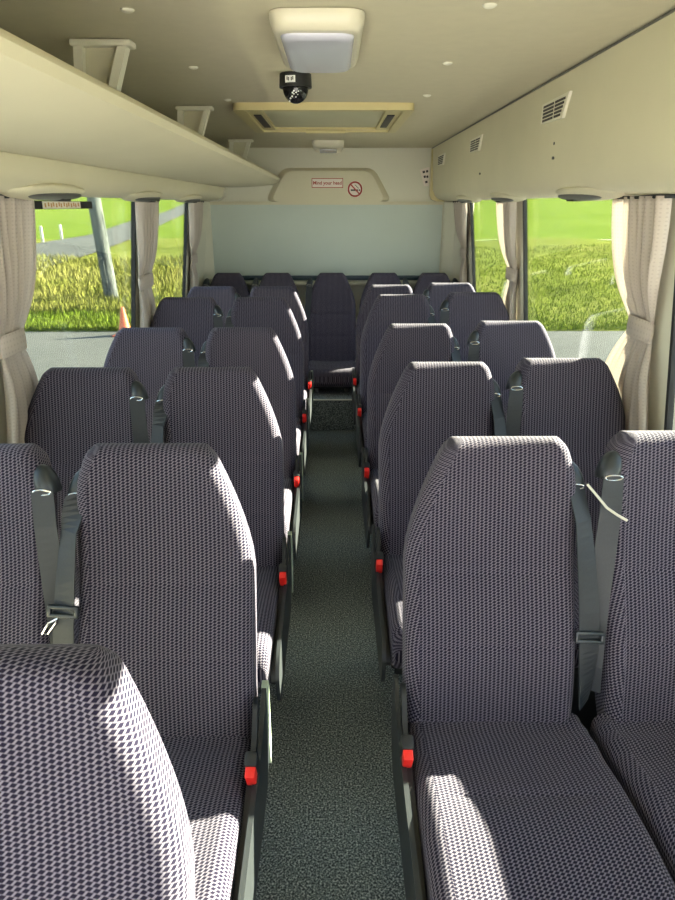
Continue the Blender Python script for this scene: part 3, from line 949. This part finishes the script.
labB = ['back row seat at the far left beside the rear curtain', 'back row seat between the far left seat and the middle one', 'dark middle seat of the back row at the end of the aisle',
        'back row seat between the middle one and the far right seat', 'back row seat at the far right beside the rear curtain']
for i, x in enumerate((-0.79, -0.42, -0.010, 0.385, 0.762)):
    seat('rear', 1 if i > 2 else -1, x, 4.83, 0.214, labB[i], 'back row seats')

# loose pale tie on the nearest right seat
b = B()
pts = [(0.20, 0.155, 0.885), (0.215, 0.135, 0.868), (0.232, 0.115, 0.848), (0.25, 0.10, 0.838), (0.268, 0.09, 0.830)]
b.tube(pts, 0.0028, n=6); lt = b.build('loose_tie', M['strip'], firstR, world=False); tag(lt, 'loose pale thread at the belt guide')

# ------------------------------------------------------------------ curtains
def curtain(sgn, ya, ytop, ytie, ybot, label, npl=6, tie=1.085):
    """ya: wall end next to the pillar (y); ytop, ytie, ybot: y intervals at the rail, at the tieback and at the hem"""
    zt, zb = 1.474, 0.725
    root = empty('curtain', (sgn*0.93, (ytop[0]+ytop[1])/2, zb), label, 'curtain', 'window curtains')
    b = B()
    NZ, NS = 40, npl*10
    grid = []
    for i in range(NZ+1):
        z = zt+(zb-zt)*i/NZ
        if z > tie:
            t = ((zt-z)/(zt-tie)); k = t**2.2*(1-0.0)
            lo = ytop[0]+(ytie[0]-ytop[0])*k; hi = ytop[1]+(ytie[1]-ytop[1])*k
        else:
            t = (tie-z)/(tie-zb); k = t**0.75
            lo = ytie[0]+(ybot[0]-ytie[0])*k; hi = ytie[1]+(ybot[1]-ytie[1])*k
        wd = hi-lo
        amp = 0.031*(1-0.76*math.exp(-((z-tie)/0.10)**2))
        row = []
        for j in range(NS+1):
            s_ = j/NS
            ph = 2*PI*npl*s_+0.6*math.sin(5*s_+z*3)
            y = lo+wd*s_+0.006*math.sin(ph*0.5+z*7)
            x = sgn*(wx(z)-0.012-amp*(0.9+0.8*math.sin(ph)*(0.7+0.3*math.sin(3.1*s_+2))))
            row.append((x, y, z))
        grid.append(row)
    vv = [[b.bm.verts.new(p) for p in r] for r in grid]
    for i in range(NZ):
        for j in range(NS):
            f = b.bm.faces.new((vv[i][j], vv[i][j+1], vv[i+1][j+1], vv[i+1][j]))
            for lp_, (q, r) in zip(f.loops, ((i, j), (i, j+1), (i+1, j+1), (i+1, j))):
                lp_[b.uv].uv = (r/NS*0.55, -q/NZ*0.75)
    cl = b.build('cloth', M['curtain'], root, angle=80)
    sm = cl.modifiers.new('thick', 'SOLIDIFY'); sm.thickness = 0.0022; sm.offset = 0
    b = B()
    lo, hi = ytie[0]-0.008, ytie[1]+0.008
    cxm = wx(tie)-0.026; n = 36
    rings = []
    for zz, sc in ((tie+0.032, 0.96), (tie+0.030, 1.0), (tie, 1.03), (tie-0.030, 1.0), (tie-0.032, 0.96)):
        ring = []
        for i in range(n):
            a = 2*PI*i/n
            ring.append((sgn*(cxm-0.022*sc*math.cos(a)), (lo+hi)/2+(hi-lo)/2*sc*math.sin(a), zz+0.008*math.cos(a)))
        rings.append(ring)
    uvs = [[(i/n*0.3, z*0.02) for i in range(n+1)] for z in range(5)]
    b.loft(rings, uvs, caps=False)
    tb = b.build('tieback', M['curtain'], root, angle=60)
    b = B()
    b.box((sgn*(wx(zt)-0.032), (ytop[0]+ytop[1])/2, zt-0.002), (0.03, ytop[1]-ytop[0]+0.02, 0.010), bev=0.003)
    b.build('curtain_runner', M['rubber'], root)
    return root
curtain(1, 2.0, (1.88, 2.25), (1.965, 2.105), (1.90, 2.38), 'large pleated beige curtain tied back at the near right window')
curtain(1, 3.55, (3.47, 3.84), (3.52, 3.68), (3.50, 3.80), 'beige curtain tied back between the two right windows', 5, 1.10)
curtain(1, 4.90, (4.75, 5.19), (4.92, 5.02), (4.86, 5.12), 'beige curtain tied back in the rear right corner', 5, 1.12)
curtain(-1, 1.95, (1.76, 2.12), (1.885, 2.02), (1.86, 2.12), 'large pleated beige curtain tied back at the left photo edge', 6, 1.06)
curtain(-1, 3.4, (3.24, 3.62), (3.34, 3.56), (3.31, 3.62), 'beige curtain tied back between the two left windows', 5, 1.08)
curtain(-1, 4.66, (4.44, 4.86), (4.62, 4.74), (4.56, 4.83), 'beige curtain tied back in the rear left corner', 5, 1.10)

# ------------------------------------------------------------------ outside
GZ = -0.75; YE = 12.1; SL = 0.070
def gz(x, y):
    d = max(0, y-YE)
    return GZ+SL*d+0.05*math.sin(x*0.9+y*0.5)*min(1, d/3)
b = B(); b.box((0, -4.0, GZ-0.1), (90, 2*(YE+0.3+4)-0.0, 0.2)); struct('ground_asphalt', b, M['asphalt'], smooth=False)
b = B(); b.box((0, -16, GZ+0.01), (60, 29, 0.06)); struct('ground_bounce_slab', b, M['bounce_slab'], smooth=False)  # unseen pale slab added behind the camera, bounces sunlight up to the ceiling
def terrain(name, x0, x1, y0, y1, st, mat):
    b = B()
    nx = max(2, int((x1-x0)/st)); ny = max(2, int((y1-y0)/st))
    vs = [[b.bm.verts.new((x0+(x1-x0)*i/nx, y0+(y1-y0)*j/ny, gz(x0+(x1-x0)*i/nx, y0+(y1-y0)*j/ny)+0.005)) for i in range(nx+1)] for j in range(ny+1)]
    for j in range(ny):
        for i in range(nx):
            b.bm.faces.new((vs[j][i], vs[j][i+1], vs[j+1][i+1], vs[j+1][i]))
    return struct(name, b, mat)
terrain('ground_verge', -45, 45, YE, 26, 0.7, M['grass_l'])
terrain('ground_field', -80, 80, 26, 110, 2.5, M['grass_f'])
def at(px, py):
    """where the sight line through a photo pixel meets the hillside"""
    f = Vector((math.sin(YAW)*math.cos(TH), math.cos(YAW)*math.cos(TH), -math.sin(TH)))
    r = Vector((math.cos(YAW), -math.sin(YAW), 0)); u = r.cross(f)
    d = f+r*((px-337.5)/650)+u*(-(py-450)/650)
    t = (GZ-SL*YE-H)/(d.z-SL*d.y)
    return Vector((d.x*t, d.y*t, H+d.z*t))
# farm track climbing across the hillside on the left
up = [at(-40, 262), at(0, 255), at(40, 245), at(90, 235), at(132, 223), at(165, 212), at(190, 203.0)]
lo = [at(-40, 292), at(0, 284), at(40, 273), at(90, 255), at(132, 240), at(165, 225), at(190, 212.0)]
b = B(); va = [b.bm.verts.new((p.x, p.y, gz(p.x, p.y)+0.06)) for p in up]; vb = [b.bm.verts.new((p.x, p.y, gz(p.x, p.y)+0.06)) for p in lo]
for i in range(len(up)-1): b.bm.faces.new((vb[i], vb[i+1], va[i+1], va[i]))
struct('ground_track', b, M['asphalt'])
track = list(zip(up, lo))
def on_track(x, y):
    for i in range(len(up)-1):
        for (p, q) in ((lo[i], lo[i+1]),):
            pass
    # compare with the strip by x
    for i in range(len(up)-1):
        if lo[i].x <= x <= lo[i+1].x:
            t = (x-lo[i].x)/(lo[i+1].x-lo[i].x); yl = lo[i].y+(lo[i+1].y-lo[i].y)*t
            for j in range(len(up)-1):
                if up[j].x <= x <= up[j+1].x:
                    s_ = (x-up[j].x)/(up[j+1].x-up[j].x); yu = up[j].y+(up[j+1].y-up[j].y)*s_
                    return yl-0.3 < y < yu+0.2
    return False
def blades(name, n, xr, yr, hr, mat, lab, dens=1.0):
    b = B(); bm = b.bm
    for _ in range(n):
        y = yr[0]+(yr[1]-yr[0])*random.random()**1.5
        x = random.uniform(*xr)*(y/yr[0])
        if on_track(x, y): continue
        z = gz(x, y); h = random.uniform(*hr); w = h*0.06+0.004
        a = random.uniform(0, PI); lx, ly = random.gauss(0, 0.3)*h, random.gauss(0, 0.3)*h
        ca, sa = math.cos(a)*w, math.sin(a)*w
        v = [bm.verts.new(p) for p in ((x-ca, y-sa, z), (x+ca, y+sa, z), (x+lx, y+ly, z+h))]
        bm.faces.new(v)
    return tag(b.build(name, mat, smooth=False), lab, 'grass', kind='stuff')
blades('tall_grass', 40000, (-12, -1.8), (13.4, 21), (0.08, 0.26), M['blade_y'], 'tall straw-coloured grass on the slope outside the left windows')
blades('short_grass', 24000, (-12, -1.6), (12.15, 13.4), (0.05, 0.16), M['blade_g'], 'short green grass along the asphalt edge outside the left windows')
blades('verge_grass', 52000, (1.5, 15), (12.15, 24), (0.03, 0.11), M['blade_g'], 'rough green grass beyond the asphalt outside the right windows')

pb = at(113, 303)
tp = at(98, 200)
d = pb.y
k = d/ (650)
ptop = Vector((pb.x-0.30, pb.y+0.2, pb.z+3.6))
pl = B()
pl.cyl((pb.x, pb.y, pb.z-0.1), ptop, 0.150, 0.130, n=20)
for i in range(3):
    pl.cyl((pb.x-0.02+0.05*i, pb.y-0.145, pb.z+0.4+0.5*i), (pb.x-0.06+0.05*i, pb.y-0.14, pb.z+0.9+0.5*i), 0.008, n=6)
tag(pl.build('wooden_pole', M['pole']), 'leaning weathered grey wooden pole in the grass outside the left window', 'pole')

cn = Vector((-3.75, 11.75, GZ))
cr = empty('traffic_cone', cn, 'orange traffic cone at the asphalt edge outside the left window', 'cone')
b = B(); b.cyl((cn.x, cn.y, GZ+0.02), (cn.x, cn.y, GZ+0.50), 0.120, 0.025, n=24); b.build('cone_body', M['orange'], cr)
b = B(); b.box((cn.x, cn.y, GZ+0.0135), (0.36, 0.36, 0.025), bev=0.006); b.build('base', M['orange'], cr)
for px, py, lab in ((43, 243, 'short pale marker stake beyond the track, left one of two'), (62, 240, 'short pale marker stake beyond the track, right one of two')):
    p = at(px, py); b = B(); b.box((p.x, p.y, gz(p.x, p.y)+0.28), (0.09, 0.06, 0.6), bev=0.01)
    tag(b.build('marker_stake', M['strip']), lab, 'stake', 'marker stakes')

# ------------------------------------------------------------------ light
w = bpy.data.worlds.new('sky'); S.world = w; w.use_nodes = True
t = w.node_tree; bg = t.nodes['Background']
tc = N(t, 'ShaderNodeTexCoord'); sp = N(t, 'ShaderNodeSeparateXYZ'); t.links.new(tc.outputs['Generated'], sp.inputs[0])
r = N(t, 'ShaderNodeValToRGB'); e = r.color_ramp.elements
e[0].position = 0.0; e[0].color = (0.90, 0.93, 0.96, 1); e[1].position = 0.7; e[1].color = (0.42, 0.62, 0.95, 1)
t.links.new(sp.outputs[2], r.inputs[0]); t.links.new(r.outputs[0], bg.inputs[0]); bg.inputs[1].default_value = 2.4
sun = bpy.data.lights.new('sun', 'SUN'); sun.energy = 52; sun.angle = 0.009; sun.color = (1.0, 0.90, 0.74)
so = bpy.data.objects.new('sun', sun); COL.objects.link(so)
sd = Vector((1.0, 0.385, 0.46)).normalized()      # towards the sun
so.rotation_euler = sd.to_track_quat('Z', 'Y').to_euler()

S.view_settings.view_transform = 'Standard'; S.view_settings.look = 'None'
S.view_settings.exposure = 0.70; S.view_settings.gamma = 1.0; S.view_settings.use_curve_mapping = False
